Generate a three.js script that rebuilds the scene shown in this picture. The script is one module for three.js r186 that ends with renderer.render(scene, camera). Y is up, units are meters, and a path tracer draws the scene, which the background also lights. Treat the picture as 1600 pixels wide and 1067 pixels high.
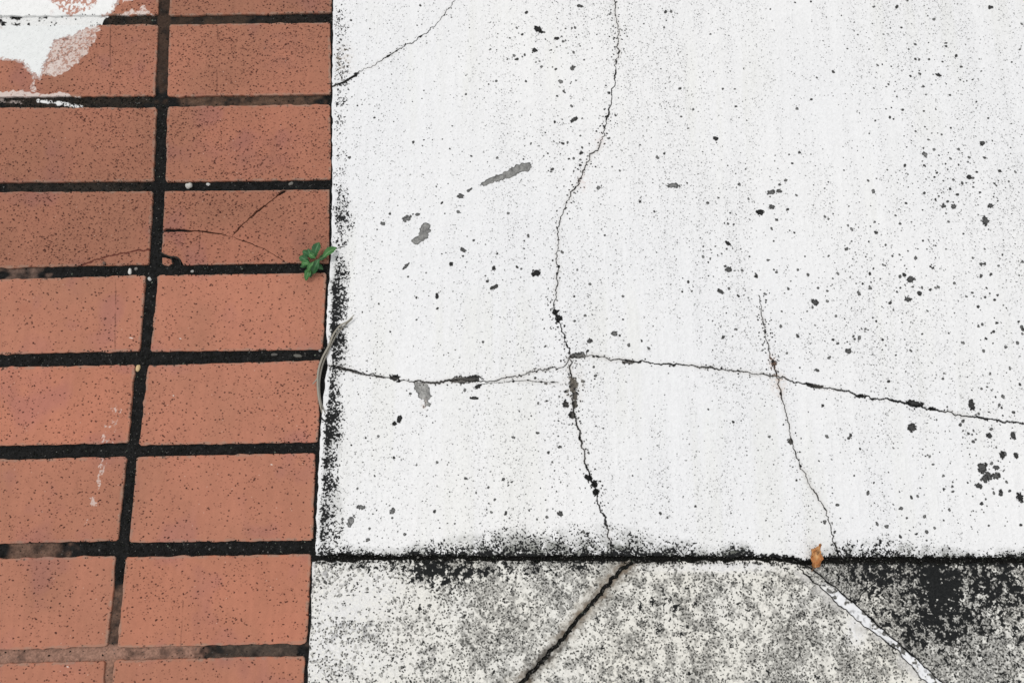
import * as THREE from 'three';
import { mergeGeometries } from 'three/addons/utils/BufferGeometryUtils.js';

// ---------------------------------------------------------------- camera, sky, sun, exposure
const scene = new THREE.Scene();
const CAM_H = 1.05, TILT = 12 * Math.PI / 180, FOCAL = 1155;          // a phone held at chest height, looking almost straight down
const camera = new THREE.PerspectiveCamera(2 * Math.atan(533.5 / FOCAL) * 180 / Math.PI, 1024 / 682, 0.05, 400);
camera.position.set(0, CAM_H, 0);
camera.up.set(0, 0, -1);
camera.lookAt(0, CAM_H - Math.cos(TILT), -Math.sin(TILT));
scene.add(camera);

const SUN_DIR = new THREE.Vector3(-0.30, 1.0, -0.42).normalize();
{ // overcast sky: brighter overhead and, softly, around the hidden sun
  const W = 128, H = 64, d = new Float32Array(W * H * 4), v = new THREE.Vector3();
  for (let j = 0; j < H; j++) for (let i = 0; i < W; i++) {
    const el = (j + 0.5) / H * Math.PI - Math.PI / 2, az = ((i + 0.5) / W - 0.5) * 2 * Math.PI;
    v.set(Math.cos(el) * Math.cos(az), Math.sin(el), Math.cos(el) * Math.sin(az));
    const up = Math.max(v.y, 0), g = Math.pow(Math.max(v.dot(SUN_DIR), 0), 6);
    const L = v.y < 0 ? 0.28 : 0.5 + 0.55 * up + 0.35 * g, k = (j * W + i) * 4;
    d[k] = L * 0.99; d[k + 1] = L; d[k + 2] = L * 1.02; d[k + 3] = 1;
  }
  const sky = new THREE.DataTexture(d, W, H, THREE.RGBAFormat, THREE.FloatType);
  sky.mapping = THREE.EquirectangularReflectionMapping; sky.magFilter = THREE.LinearFilter; sky.needsUpdate = true;
  scene.background = sky; scene.environment = sky;
}
const sun = new THREE.DirectionalLight(new THREE.Color(1, 0.965, 0.92), 1.2);
sun.position.copy(SUN_DIR).multiplyScalar(6); sun.target.position.set(0, 0, -0.3);
sun.castShadow = true; sun.shadow.radius = 20; sun.shadow.mapSize.set(2048, 2048);
Object.assign(sun.shadow.camera, { left: -2, right: 2, top: 2, bottom: -2, near: 0.5, far: 14 });
scene.add(sun, sun.target);
const renderer = new THREE.WebGLRenderer({ antialias: true });
renderer.setSize(1024, 682);
renderer.toneMapping = THREE.LinearToneMapping;
renderer.toneMappingExposure = 0.85;
renderer.shadowMap.enabled = true;

// ---------------------------------------------------------------- helpers
const rng = (a) => () => { a |= 0; a = a + 0x6D2B79F5 | 0; let t = Math.imul(a ^ a >>> 15, 1 | a); t = t + Math.imul(t ^ t >>> 7, 61 | t) ^ t; return ((t ^ t >>> 14) >>> 0) / 4294967296; };
const clamp = (x, a = 0, b = 1) => x < a ? a : x > b ? b : x;
const lerp = (a, b, t) => a + (b - a) * t;
const sstep = (a, b, x) => { const t = clamp((x - a) / (b - a)); return t * t * (3 - 2 * t); };
const hash = (i, j, s) => { let h = Math.imul(i, 374761393) + Math.imul(j, 668265263) + Math.imul(s, 1274126177) | 0; h = Math.imul(h ^ h >>> 13, 1103515245); h ^= h >>> 16; return (h >>> 0) / 4294967296; };
function vn(x, y, s = 0) {                                            // value noise, -1 .. 1
  const i = Math.floor(x), j = Math.floor(y); let u = x - i, v = y - j; u = u * u * (3 - 2 * u); v = v * v * (3 - 2 * v);
  const a = hash(i, j, s), b = hash(i + 1, j, s), c = hash(i, j + 1, s), d = hash(i + 1, j + 1, s);
  return (a + (b - a) * u + (c - a) * v + (a - b - c + d) * u * v) * 2 - 1;
}
function fbm(x, y, o = 4, s = 0) { let a = 0, w = 0.5, n = 0; for (let k = 0; k < o; k++) { a += w * vn(x, y, s + k * 17); n += w; w *= 0.5; x = x * 2.03 + 5.1; y = y * 2.03 + 1.7; } return a / n; }
function worley(x, y, s) {                                            // [distance to the nearest grain, its random number]
  const i = Math.floor(x), j = Math.floor(y); let best = 9, id = 0;
  for (let a = -1; a < 2; a++) for (let b = -1; b < 2; b++) {
    const dx = i + a + hash(i + a, j + b, s) - x, dy = j + b + hash(i + a, j + b, s + 1) - y, d = dx * dx + dy * dy;
    if (d < best) { best = d; id = hash(i + a, j + b, s + 2); }
  }
  worley.id = id; return Math.sqrt(best);
}
// a survey mark (read off as column, row) to a point of the pavement in metres
function P(px, py) {
  const dx = (px - 800) / FOCAL, dy = (py - 533.5) / FOCAL, t = CAM_H / (Math.cos(TILT) + dy * Math.sin(TILT));
  return [t * dx, t * (dy * Math.cos(TILT) - Math.sin(TILT))];
}
const PP = (list) => list.map(([a, b]) => P(a, b));
const V3 = (px, py, y = 0) => { const [x, z] = P(px, py); return new THREE.Vector3(x * (CAM_H - y) / CAM_H, y, z * (CAM_H - y) / CAM_H); };
function rough(pts, step, amp, seed, freq = 120) {                    // a broken line: finer points, each pushed aside by noise
  const out = [pts[0]];
  for (let k = 0; k + 1 < pts.length; k++) {
    const [ax, az] = pts[k], [bx, bz] = pts[k + 1], len = Math.hypot(bx - ax, bz - az), n = Math.max(1, Math.round(len / step));
    for (let i = 1; i <= n; i++) {
      const t = i / n, x = lerp(ax, bx, t), z = lerp(az, bz, t), last = i === n && k + 2 === pts.length;
      const o = last ? 0 : amp * (1.3 * fbm(x * freq, z * freq, 3, seed) + 0.45 * vn(x * freq * 5, z * freq * 5, seed + 7));
      out.push([x - (bz - az) / len * o, z + (bx - ax) / len * o]);
    }
  }
  return out;
}
function offsetLine(pts, sign, width, taper0, taper1, long = 4) {               // one lip of a crack
  const n = pts.length;
  return pts.map((p, i) => {
    const a = pts[Math.max(i - 1, 0)], b = pts[Math.min(i + 1, n - 1)], l = Math.hypot(b[0] - a[0], b[1] - a[1]) || 1;
    let w = width * (0.75 + 0.9 * vn(p[0] * 55, p[1] * 55, 91)); w = Math.max(w, width * 0.3);
    if (taper0) w *= Math.min(1, i / 4); if (taper1) w *= Math.min(1, (n - 1 - i) / Math.max(4, (long < 1 ? n * long : long)));
    return [p[0] - (b[1] - a[1]) / l * w * sign / 2, p[1] + (b[0] - a[0]) / l * w * sign / 2];
  });
}
function inPoly(x, z, p) { let c = false; for (let i = 0, j = p.length - 1; i < p.length; j = i++) if ((p[i][1] > z) !== (p[j][1] > z) && x < (p[j][0] - p[i][0]) * (z - p[i][1]) / (p[j][1] - p[i][1]) + p[i][0]) c = !c; return c; }
const curve = (list) => (t) => { if (t <= list[0][0]) return list[0]; for (let i = 1; i < list.length; i++) if (t <= list[i][0]) { const a = list[i - 1], b = list[i], u = (t - a[0]) / (b[0] - a[0]); return a.map((v, k) => lerp(v, b[k], u)); } return list[list.length - 1]; };

class Sheet {                                                         // colour and relief of a piece of pavement, laid out in metres
  constructor(x0, z0, x1, z1, nx) {
    Object.assign(this, { x0, z0, w: x1 - x0, h: z1 - z0, nx }); this.res = this.w / nx; this.nz = Math.round(this.h / this.res);
    const n = nx * this.nz; this.r = new Float32Array(n); this.g = new Float32Array(n); this.b = new Float32Array(n); this.y = new Float32Array(n);
  }
  each(f) { for (let j = 0, i = 0; j < this.nz; j++) for (let k = 0; k < this.nx; k++, i++) f(i, this.x0 + (k + 0.5) * this.res, this.z0 + (j + 0.5) * this.res); }
  set(i, r, g, b, y) { this.r[i] = r; this.g[i] = g; this.b[i] = b; this.y[i] = y; }
  mix(i, c, a) { this.r[i] += (c[0] - this.r[i]) * a; this.g[i] += (c[1] - this.g[i]) * a; this.b[i] += (c[2] - this.b[i]) * a; }
  box(xa, za, xb, zb, f) {
    const ka = Math.max(0, Math.floor((xa - this.x0) / this.res)), kb = Math.min(this.nx - 1, Math.ceil((xb - this.x0) / this.res));
    const ja = Math.max(0, Math.floor((za - this.z0) / this.res)), jb = Math.min(this.nz - 1, Math.ceil((zb - this.z0) / this.res));
    for (let j = ja; j <= jb; j++) for (let k = ka; k <= kb; k++) f(j * this.nx + k, this.x0 + (k + 0.5) * this.res, this.z0 + (j + 0.5) * this.res);
  }
  spot(x, z, rx, rz, ang, f) {
    const R = Math.max(rx, rz) + this.res, c = Math.cos(ang), s = Math.sin(ang);
    this.box(x - R, z - R, x + R, z + R, (i, px, pz) => { const dx = px - x, dz = pz - z, u = (dx * c + dz * s) / rx, v = (dz * c - dx * s) / rz, d = Math.sqrt(u * u + v * v); if (d < 1.4) f(i, d, px, pz); });
  }
  line(pts, reach, f) {                                               // f(texel, distance, arc length)
    let acc = 0;
    for (let k = 0; k + 1 < pts.length; k++) {
      const [ax, az] = pts[k], [bx, bz] = pts[k + 1], l = Math.hypot(bx - ax, bz - az) || 1e-9, ux = (bx - ax) / l, uz = (bz - az) / l;
      this.box(Math.min(ax, bx) - reach, Math.min(az, bz) - reach, Math.max(ax, bx) + reach, Math.max(az, bz) + reach, (i, x, z) => {
        const t = clamp((x - ax) * ux + (z - az) * uz, 0, l), d = Math.hypot(x - ax - ux * t, z - az - uz * t); if (d < reach) f(i, d, acc + t, x, z);
      });
      acc += l;
    }
  }
  poly(pts, f) { const xs = pts.map((p) => p[0]), zs = pts.map((p) => p[1]); this.box(Math.min(...xs), Math.min(...zs), Math.max(...xs), Math.max(...zs), (i, x, z) => { if (inPoly(x, z, pts)) f(i, x, z); }); }
  textures(yMin, yMax) {
    const n = this.nx * this.nz, c = new Uint8Array(n * 4), h = new Uint8Array(n * 4);
    const s = (v) => { v = clamp(v); return 255 * (v < 0.0031308 ? v * 12.92 : 1.055 * Math.pow(v, 1 / 2.4) - 0.055) + 0.5 | 0; };
    for (let i = 0; i < n; i++) { c[i * 4] = s(this.r[i]); c[i * 4 + 1] = s(this.g[i]); c[i * 4 + 2] = s(this.b[i]); c[i * 4 + 3] = 255; h[i * 4] = h[i * 4 + 1] = h[i * 4 + 2] = clamp((this.y[i] - yMin) / (yMax - yMin)) * 255 + 0.5 | 0; h[i * 4 + 3] = 255; }
    const mk = (a) => { const t = new THREE.DataTexture(a, this.nx, this.nz); t.wrapS = t.wrapT = THREE.MirroredRepeatWrapping; t.magFilter = THREE.LinearFilter; t.minFilter = THREE.LinearFilter; t.needsUpdate = true; return t; };
    const map = mk(c), bump = mk(h); map.colorSpace = THREE.SRGBColorSpace;
    this.r = this.g = this.b = null;
    return { map, bumpMap: bump, bumpScale: yMax - yMin };
  }
}
function planUV(g, sh) { const p = g.attributes.position, uv = new Float32Array(p.count * 2); for (let i = 0; i < p.count; i++) { uv[i * 2] = (p.getX(i) - sh.x0) / sh.w; uv[i * 2 + 1] = (p.getZ(i) - sh.z0) / sh.h; } g.setAttribute('uv', new THREE.BufferAttribute(uv, 2)); return g; }
function slabGeo(pts, top, depth, bevel, sheet, seg = 2, tilt = [0, 0]) {   // a flat piece with an outline, rounded along its upper edge
  const s = new THREE.Shape(pts.map(([x, z]) => new THREE.Vector2(x, -z)));
  const g = new THREE.ExtrudeGeometry(s, { depth: depth - 2 * bevel, bevelEnabled: true, bevelSize: bevel, bevelOffset: -bevel, bevelThickness: bevel, bevelSegments: seg, curveSegments: 1 });
  g.rotateX(-Math.PI / 2); g.translate(0, top - depth + bevel, 0);
  const cx = pts.reduce((a, p) => a + p[0], 0) / pts.length, cz = pts.reduce((a, p) => a + p[1], 0) / pts.length, p = g.attributes.position;
  for (let i = 0; i < p.count; i++) p.setY(i, p.getY(i) + tilt[0] * (p.getX(i) - cx) + tilt[1] * (p.getZ(i) - cz));
  return planUV(g, sheet);
}
const used = {};
function numbered(n) { const k = used[n] = (used[n] ?? -1) + 1; return k ? `${n}_${String(k).padStart(3, '0')}` : n; }
function mesh(name, geo, mat, parent, label) { const m = new THREE.Mesh(geo, mat); m.name = name; m.castShadow = m.receiveShadow = true; if (label) m.userData.label = label; parent.add(m); return m; }
function top(o, name, label, category, extra = {}) { o.name = numbered(name); o.userData = { label, category, ...extra }; scene.add(o); return o; }

// ---------------------------------------------------------------- survey: edges, cracks, joints
const E = (list) => PP(list);
const D0 = P(519, 136), B0 = P(512, 571), CORNER = P(492, 867);
const edgeA = rough([[P(520, 0)[0] - 0.004, -1.35], P(520, -60), P(520, 0), P(520, 60), D0], 0.006, 0.0012, 3);
const edgeB = rough([D0, P(519, 220), P(519, 300), P(517, 400), P(514, 440), P(510, 500), B0], 0.006, 0.0014, 4);
const edgeC = rough([B0, P(508, 600), P(502, 660), P(498, 720), P(496, 780), CORNER], 0.006, 0.0014, 5);
const A1END = P(957, 868), C1END = P(1312, 870);
const botA = rough([CORNER, P(540, 867), P(620, 868), P(760, 868), P(880, 868), A1END], 0.004, 0.0021, 6);
const botB = rough([A1END, P(1060, 869), P(1160, 869), P(1230, 871), P(1262, 876), P(1290, 870), C1END], 0.004, 0.0021, 7);
const botC = rough([C1END, P(1400, 870), P(1500, 871), P(1640, 871), [1.5, P(1640, 871)[1]]], 0.004, 0.0021, 8);
const J = P(891, 558), K = P(1213, 588);
const crackA = rough([[P(958, 0)[0] - 0.02, -1.35], P(952, -40), P(958, 0), P(966, 40), P(964, 90), P(958, 140), P(950, 180), P(941, 215), P(937, 231), P(922, 245), P(908, 276), P(888, 315), P(877, 337), P(870, 375), P(872, 420), P(866, 470), P(869, 494), P(877, 515), P(886, 540), J], 0.003, 0.0034, 11);
const crackA2 = rough([J, P(893, 590), P(897, 615), P(897, 645), P(905, 680), P(915, 720), P(928, 760), P(940, 800), P(950, 832), A1END], 0.003, 0.0032, 12);
const crackB1 = rough([B0, P(527, 574), P(560, 583), P(612, 592), P(640, 596), P(680, 598), P(705, 595), P(735, 594), P(775, 596), P(805, 588), P(845, 580), P(880, 573), J], 0.003, 0.0028, 13);
const crackB2 = rough([J, P(915, 557), P(955, 561), P(990, 565), P(1020, 567), P(1060, 571), P(1120, 577), P(1185, 585), K], 0.003, 0.0028, 14);
const crackB3 = rough([K, P(1235, 594), P(1260, 601), P(1310, 609), P(1345, 619), P(1410, 628), P(1455, 640), P(1500, 648), P(1540, 655), P(1605, 663), [1.5, P(1605, 663)[1] + 0.16]], 0.003, 0.0028, 15);
const crackC = rough([K, P(1222, 612), P(1228, 650), P(1238, 690), P(1250, 725), P(1268, 760), P(1282, 784), P(1292, 802), P(1300, 835), C1END], 0.003, 0.0026, 16);
const crackC0 = rough([P(1186, 462), P(1190, 490), P(1198, 530), P(1206, 560), K], 0.0035, 0.002, 17);
const crackD = rough([D0, P(540, 127), P(560, 115), P(580, 105), P(600, 93), P(625, 77), P(650, 64), P(680, 40), P(695, 20), P(712, -2), P(760, -60), [0.12, -1.35]], 0.003, 0.0032, 18);
const ALL_EDGE = [...edgeA, ...edgeB, ...edgeC], ALL_BOT = [...botA, ...botB, ...botC];
const edgeX = (() => { const f = curve(ALL_EDGE.map(([x, z]) => [z, x])); return (z) => f(z)[1]; })();
const botZ = (() => { const f = curve(ALL_BOT); return (x) => f(x)[1]; })();

// ---------------------------------------------------------------- the white painted slab: colour and relief
const slab = new Sheet(-0.335, -0.865, 0.885, 0.092, 2048);
{
  const S = slab, R = rng(7), BLACK = [0.012, 0.0125, 0.013];
  // where the medium pits crowd: [column, row, spread x, spread y, strength]
  const crowd = [[865, 80, 60, 75, 1], [1440, 110, 80, 60, 0.9], [1485, 270, 90, 70, 1], [1190, 300, 90, 60, 0.55], [1390, 430, 90, 70, 0.9], [1130, 410, 35, 60, 0.7], [1545, 700, 60, 90, 1.2], [1540, 460, 60, 80, 0.9], [760, 410, 90, 40, 0.35], [900, 260, 60, 70, 0.5], [1440, 790, 80, 60, 0.5], [1340, 520, 90, 50, 0.5], [1250, 430, 90, 40, 0.4], [880, 620, 40, 60, 0.5], [760, 780, 120, 50, 0.2]]
    .map(([a, b, c, d, e]) => { const [x, z] = P(a, b); return [x, z, c * 0.00095, d * 0.00095, e]; });
  const crowded = (x, z) => { let s = 0; for (const [a, b, c, d, e] of crowd) { const u = (x - a) / c, v = (z - b) / d, q = u * u + v * v; if (q < 6) s += e * Math.exp(-q); } return s; };
  const grit = (x, z) => clamp(0.42 + 0.55 * fbm(x * 9, z * 5, 3, 40) + 0.4 * vn(x * 70, z * 9, 44)) * (0.55 + 0.6 * sstep(-0.28, 0.35, x));
  S.each((i, x, z) => {
    const n1 = fbm(x * 4, z * 3, 3, 1), n2 = fbm(x * 150, z * 11, 3, 2), n3 = vn(x * 900, z * 900, 3), n4 = vn(x * 420, z * 300, 5);
    const gd = grit(x, z);
    const st = sstep(-0.1, 0.5, fbm(x * 46, z * 3.2, 3, 47)) * sstep(-0.2, 0.4, fbm(x * 6, z * 5, 2, 48));
    const L = 0.815 + 0.02 * n1 + 0.02 * n2 + 0.03 * n3 + 0.026 * n4 - 0.02 * gd - 0.02 * st;
    S.set(i, L * (1 + 0.006 * n1), L, L * (1 - 0.012 * n1 - 0.02 * st), 0.0006 * n2 + 0.00016 * n3 + 0.0003 * n4 + 0.0008 * n1 + 0.0007 * fbm(x * 30, z * 22, 3, 49));
  });
  // fine grit showing through the paint
  for (let k = 0; k < 120000; k++) {
    const x = S.x0 + R() * S.w, z = S.z0 + R() * S.h; if (R() > grit(x, z)) continue;
    const r = 0.00045 + 0.0007 * R() * R(), dark = R() < 0.36 ? 0.6 + 0.38 * R() : 0.16 + 0.34 * R();
    S.spot(x, z, r * (1 + R() * 0.6), r, R() * 3, (i, d) => { const a = dark * (1 - sstep(0.55, 1.2, d)); S.mix(i, [0.07, 0.07, 0.07], a); S.y[i] -= 0.0003 * a; });
  }
  // pits where the paint has popped off
  const pit = (x, z, rx, rz, ang, tone, seed) => {
    S.spot(x, z, rx * 1.35, rz * 1.35, ang, (i, d, px, pz) => {
      const q = d * 1.35 + 0.35 * vn(px * 620, pz * 620, seed) + 0.2 * vn(px * 260, pz * 260, seed + 5), a = 1 - sstep(0.9, 1.08, q); if (a <= 0) return;
      const t = tone * (0.75 + 0.5 * vn(px * 1100, pz * 800, 9) * 0.6) * (q > 0.62 ? 0.45 : 1); S.mix(i, [t, t, t * 0.98], a); S.y[i] -= 0.0011 * a;
    });
  };
  for (let k = 0; k < 15000; k++) {
    const x = S.x0 + R() * S.w, z = S.z0 + R() * S.h, c = crowded(x, z); if (R() > 0.05 + 0.5 * c) continue;
    const r = 0.00055 + 0.0016 * Math.pow(R(), 2.4) + (R() < 0.07 ? 0.0016 * R() : 0) * (0.4 + c);
    pit(x, z, r * (1 + 0.5 * R()), r, R() * 3, R() < 0.35 ? 0.05 + 0.06 * R() : 0.12 + 0.14 * R(), k);
  }
  const MM = 0.00095;
  for (const [a, b, rx, rz, ang, tone] of [[636, 342, 7, 4.5, -0.5, .21], [652, 336, 3.5, 2.5, 0, .2], [720, 307, 5.5, 4, 0, .15], [733, 298, 6, 2.2, -0.8, .17], [598, 350, 3.5, 3, 0, .2], [838, 427, 8, 5, -0.3, .03], [772, 449, 6.5, 3, -0.4, .08], [683, 463, 3, 5, 0.2, .05],
    [724, 391, 6, 3.4, 0.6, .13], [634, 417, 7, 2.6, -0.8, .14], [705, 413, 3, 3, 0, .04], [772, 420, 2.6, 4, 0, .05], [720, 594, 14, 6, 0, .05], [741, 592, 11, 5, -0.1, .05], [747, 604, 6, 3, -0.4, .05], [741, 622, 6, 2.4, 0, .06], [624, 656, 4, 5.5, 0.3, .03], [617, 663, 3, 3.4, 0, .03], [618, 590, 8, 5, 0.1, .02],
    [842, 47, 9, 5.5, 0.5, .03], [835, 79, 4.5, 4, 0, .05], [870, 61, 4, 2.6, 0, .04], [905, 10, 6, 3.4, 0, .12], [1118, 217, 4.5, 4, 0, .05], [1053, 290, 10, 4.2, 0, .26], [1205, 301, 7, 4, -0.2, .16], [1217, 299, 5, 3.4, 0, .15], [1188, 332, 5.5, 5, 0.3, .04], [1206, 324, 5, 3.8, 0, .12], [1540, 346, 6, 8, -0.2, .12], [1491, 323, 4.4, 4, 0, .15], [1475, 322, 4, 3.4, 0, .12],
    [1548, 322, 5, 3.6, 0, .12], [1535, 224, 4.6, 4.6, 0, .1], [1548, 12, 4, 4, 0, .08], [1138, 381, 6, 3, 0.8, .03], [1138, 422, 5, 5, 0, .13], [1126, 456, 5, 3, 0.6, .1], [1274, 473, 6, 4, 0.7, .1], [1423, 437, 6, 5, 0, .12], [1413, 430, 3, 4, 0, .07], [1419, 468, 5, 4, 0, .1], [1437, 459, 4, 3.4, 0, .08], [1326, 549, 5, 4, 0, .12], [1425, 669, 6.5, 6.5, 0, .08], [1518, 632, 4.4, 8, 0, .06],
    [1430, 631, 13, 4.6, 0.2, .05], [1457, 639, 5, 3, 0, .04], [1345, 619, 8, 3.4, 0, .02], [1275, 604, 13, 3, 0.15, .03], [1535, 731, 7, 8, 0.6, .1], [1545, 744, 5, 7, -0.2, .11], [1557, 731, 4.5, 3.6, 0, .12], [1557, 744, 6, 5, 0, .12], [1530, 759, 6, 4, 0.4, .09], [1540, 748, 4, 6, 0, .1], [1567, 711, 3.6, 6, -0.3, .06], [1588, 712, 3, 4.4, 0, .06], [1583, 680, 4, 5.5, 0, .08], [1546, 681, 4, 4, 0, .06], [1594, 777, 5, 7, -0.4, .04],
    [875, 803, 4, 4, 0, .1], [613, 799, 3, 5, 0.4, .22], [564, 793, 7, 3.4, 0, .22], [548, 815, 4.4, 8, 0.5, .3], [960, 555, 0.1, 0.1, 0, .1], [903, 555, 12, 4, 0, .12], [985, 566, 12, 3.2, 0, .04], [922, 533, 4, 4, 0, .12], [960, 522, 5, 4, 0.5, .2], [1235, 690, 3.6, 5, 0, .03], [897, 604, 6, 8, 0, .05], [885, 633, 5, 4, 0, .06], [893, 649, 4, 4, 0, .04], [919, 747, 6, 4, 0.5, .02], [929, 757, 5, 5, 0, .02], [932, 769, 5, 5, 0, .02], [868, 488, 5, 5, 0, .03], [873, 497, 5, 6, 0, .03], [895, 598, 5, 8, 0, .03], [899, 618, 4, 8, 0, .03], [884, 632, 5, 5, 0, .05], [894, 648, 5, 5, 0, .03], [898, 632, 4, 6, 0, .03], [884, 612, 2, 2, 0, .03], [1150, 864, 12, 5, 0, .02], [897, 187, 7, 3, -0.7, .08], [1188, 332, 4, 4, 0, .03], [1209, 568, 5, 4, 0, .04]]) {
    const [x, z] = P(a, b); pit(x, z, rx * MM, rz * MM, ang, tone, a);
  }
  const patch = (list, tone, seed) => {
    const q = rough([...PP(list), P(...list[0])], 0.002, 0.0022, seed, 260);
    S.poly(q, (i, x, z) => { const t = tone * (1 + 0.55 * fbm(x * 800, z * 600, 2, seed) + 0.5 * fbm(x * 190, z * 190, 2, seed + 2)); S.mix(i, [t, t * 0.99, t * 0.94], 0.94); S.y[i] = -0.0012 + 0.0002 * vn(x * 800, z * 800, 2); });
    S.line(q, 0.0012, (i, d, s, x, z) => { const a = (1 - d / 0.0012) * clamp(0.6 + vn(x * 300, z * 300, 8)); S.mix(i, [0.03, 0.03, 0.03], a * 0.85); });
  };
  patch([[750, 290], [757, 283], [770, 277], [785, 272], [800, 262], [815, 256], [828, 254], [832, 262], [826, 268], [812, 270], [800, 277], [785, 281], [768, 287], [756, 292]], 0.19, 201);
  patch([[643, 378], [648, 372], [655, 368], [655, 358], [662, 350], [671, 350], [672, 360], [668, 372], [660, 378], [650, 383], [645, 381]], 0.2, 202);
  patch([[646, 597], [664, 599], [671, 604], [669, 612], [673, 620], [668, 626], [672, 632], [664, 636], [663, 625], [655, 619], [650, 608]], 0.26, 203);
  // cracks: dirt in the gap, grime on both lips
  const crackDirt = (pts, wide, grime, seed, fade = () => 1) => {
    S.line(pts, 0.006, (i, d, s, x, z) => {
      const w = wide * (0.55 + 0.75 * clamp(0.5 + fbm(s * 60, seed, 3, seed)) + 0.9 * sstep(0.45, 0.85, vn(s * 38, 3, seed + 1)));
      const a = 1 - sstep(w * 0.45, w * 0.95, d + 0.0002 * vn(x * 900, z * 900, 6)); if (a > 0) { S.mix(i, BLACK, a * fade(x) * (0.8 + 0.2 * clamp(0.5 + vn(s * 90, 9, seed)))); S.y[i] -= 0.001 * a; }
      const h = (1 - d / 0.006) * 0.13 * clamp(0.5 + vn(s * 25, 5, seed + 2)) ; S.mix(i, [0.42, 0.39, 0.35], h);
    });
    let acc = 0;
    for (let k = 0; k + 1 < pts.length; k++) {
      const l = Math.hypot(pts[k + 1][0] - pts[k][0], pts[k + 1][1] - pts[k][1]); acc += l; const g = grime(pts[k]);
      if (R() < 0.05 + 0.06 * g) pit(pts[k][0] + (R() - 0.5) * 0.002, pts[k][1] + (R() - 0.5) * 0.002, 0.001 + 0.0022 * R(), 0.0008 + 0.001 * R(), Math.atan2(pts[k + 1][1] - pts[k][1], pts[k + 1][0] - pts[k][0]), 0.02 + 0.07 * R(), k + 40);
      for (let m = 0; m < 4; m++) if (R() < g * 0.5) { const o = (R() + R() + R() - 1.5) * 0.014; pit(pts[k][0] + o, pts[k][1] + (R() - 0.5) * 0.008, 0.0006 + 0.001 * R() * R(), 0.0006 + 0.0008 * R(), R() * 3, 0.02 + 0.04 * R(), k); }
    }
  };
  const near = (a, b, r) => { const [x, z] = P(a, b); return (p) => Math.exp(-((p[0] - x) ** 2 + (p[1] - z) ** 2) / (r * 0.00095) ** 2); };
  const gA = [near(874, 505, 40), near(895, 610, 60), near(908, 275, 30), near(928, 755, 26), near(945, 190, 30), near(965, 60, 40)], gC = [near(1198, 535, 50)];
  crackDirt(crackA, 0.0008, (p) => 0.1 + gA.reduce((s, f) => s + f(p), 0), 301);
  crackDirt(crackA2, 0.00125, (p) => 0.05 + 1.5 * gA.reduce((s, f) => s + f(p), 0), 302);
  crackDirt(crackB1, 0.0010, () => 0.12, 303, (x) => 1 - 0.45 * sstep(P(752, 595)[0], P(775, 596)[0], x));
  crackDirt(crackB2, 0.0010, () => 0.22, 304);
  crackDirt(crackB3, 0.0013, () => 0.16, 305);
  crackDirt(crackC, 0.0009, () => 0.05, 306);
  crackDirt(crackC0, 0.0007, (p) => 0.2 + 1.2 * gC[0](p), 307);
  crackDirt(crackD, 0.0008, (p) => 0.12, 308, (x) => 1 - 0.55 * sstep(P(565, 110)[0], P(650, 64)[0], x));
  crackDirt(rough(PP([[519, 136], [540, 127], [560, 115]]), 0.004, 0.001, 5), 0.0028, () => 0.5, 309);
  crackDirt(rough(PP([[748, 601], [790, 597], [820, 595], [850, 597], [872, 598]]), 0.004, 0.001, 9), 0.0005, () => 0, 310);
  crackDirt(rough(PP([[527, 574], [560, 583], [600, 590]]), 0.004, 0.001, 10), 0.002, () => 0.1, 311);
  // black algae along the brick edge and the lower edge
  const left = curve([[-80, 20, .3], [0, 24, .36], [60, 30, .5], [120, 30, .62], [200, 24, .34], [290, 26, .42], [335, 40, .95], [365, 34, .6], [400, 26, .6], [430, 34, 1.15], [530, 32, 1.25], [560, 34, 1.1], [600, 26, .85], [650, 36, 1.1], [700, 36, 1.1], [740, 30, .95], [800, 40, .85], [860, 40, .85]].map(([a, w, s]) => [P(505, a)[1], w * MM, s]));
  const low = curve([[480, 16, .9], [520, 20, .9], [560, 14, .7], [620, 12, .6], [650, 20, .75], [700, 28, .85], [760, 38, .9], [840, 48, .95], [900, 48, .92], [950, 46, .95], [985, 44, 1.1], [1020, 32, .9], [1080, 26, .85], [1120, 14, .7], [1146, 24, 1.1], [1166, 22, 1.1], [1185, 8, .55], [1230, 5, .35], [1262, 6, .5], [1285, 12, .9], [1310, 24, .95], [1340, 24, .95], [1390, 32, 1], [1430, 20, .85], [1480, 18, .75], [1520, 10, .65], [1550, 16, .85], [1620, 14, .75]].map(([a, w, s]) => [P(a, 868)[0], w * MM, s]));
  S.each((i, x, z) => {
    const dl = x - edgeX(z), db = botZ(x) - z; if (dl > 0.05 && db > 0.06) return;
    let f = 0, veil = 0;
    if (dl < 0.05) { const [, w, s] = left(z), q = clamp(1 - dl / w); const lip = dl < 0.0075 ? sstep(0.0025, 0.0075, dl) * 0.6 + 0.25 * sstep(0.2, 0.7, vn(z * 45, 2, 71)) : 1; f = 1.18 * s * Math.pow(q, 0.55) * lip; veil = 0.95 * s * Math.pow(q, 0.7) * sstep(0.3, 0.9, s) * clamp(0.55 + 0.8 * fbm(x * 60, z * 24, 3, 73)) * lip; }
    if (db < 0.06) { const [, w, s] = low(x), q = clamp(1 - db / w); f = Math.max(f, s * Math.pow(q, 1.15)); veil = Math.max(veil, clamp(1.3 * s * q) * clamp(0.5 + 1.1 * fbm(x * 120, z * 150, 3, 66) + 0.5 * vn(x * 30, z * 30, 67))); f = Math.max(f, 1.05 * (1 - sstep(0.0005, 0.005, db + 0.0018 * vn(x * 120, z * 120, 77)))); }
    if (f <= 0.01) return;
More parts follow.
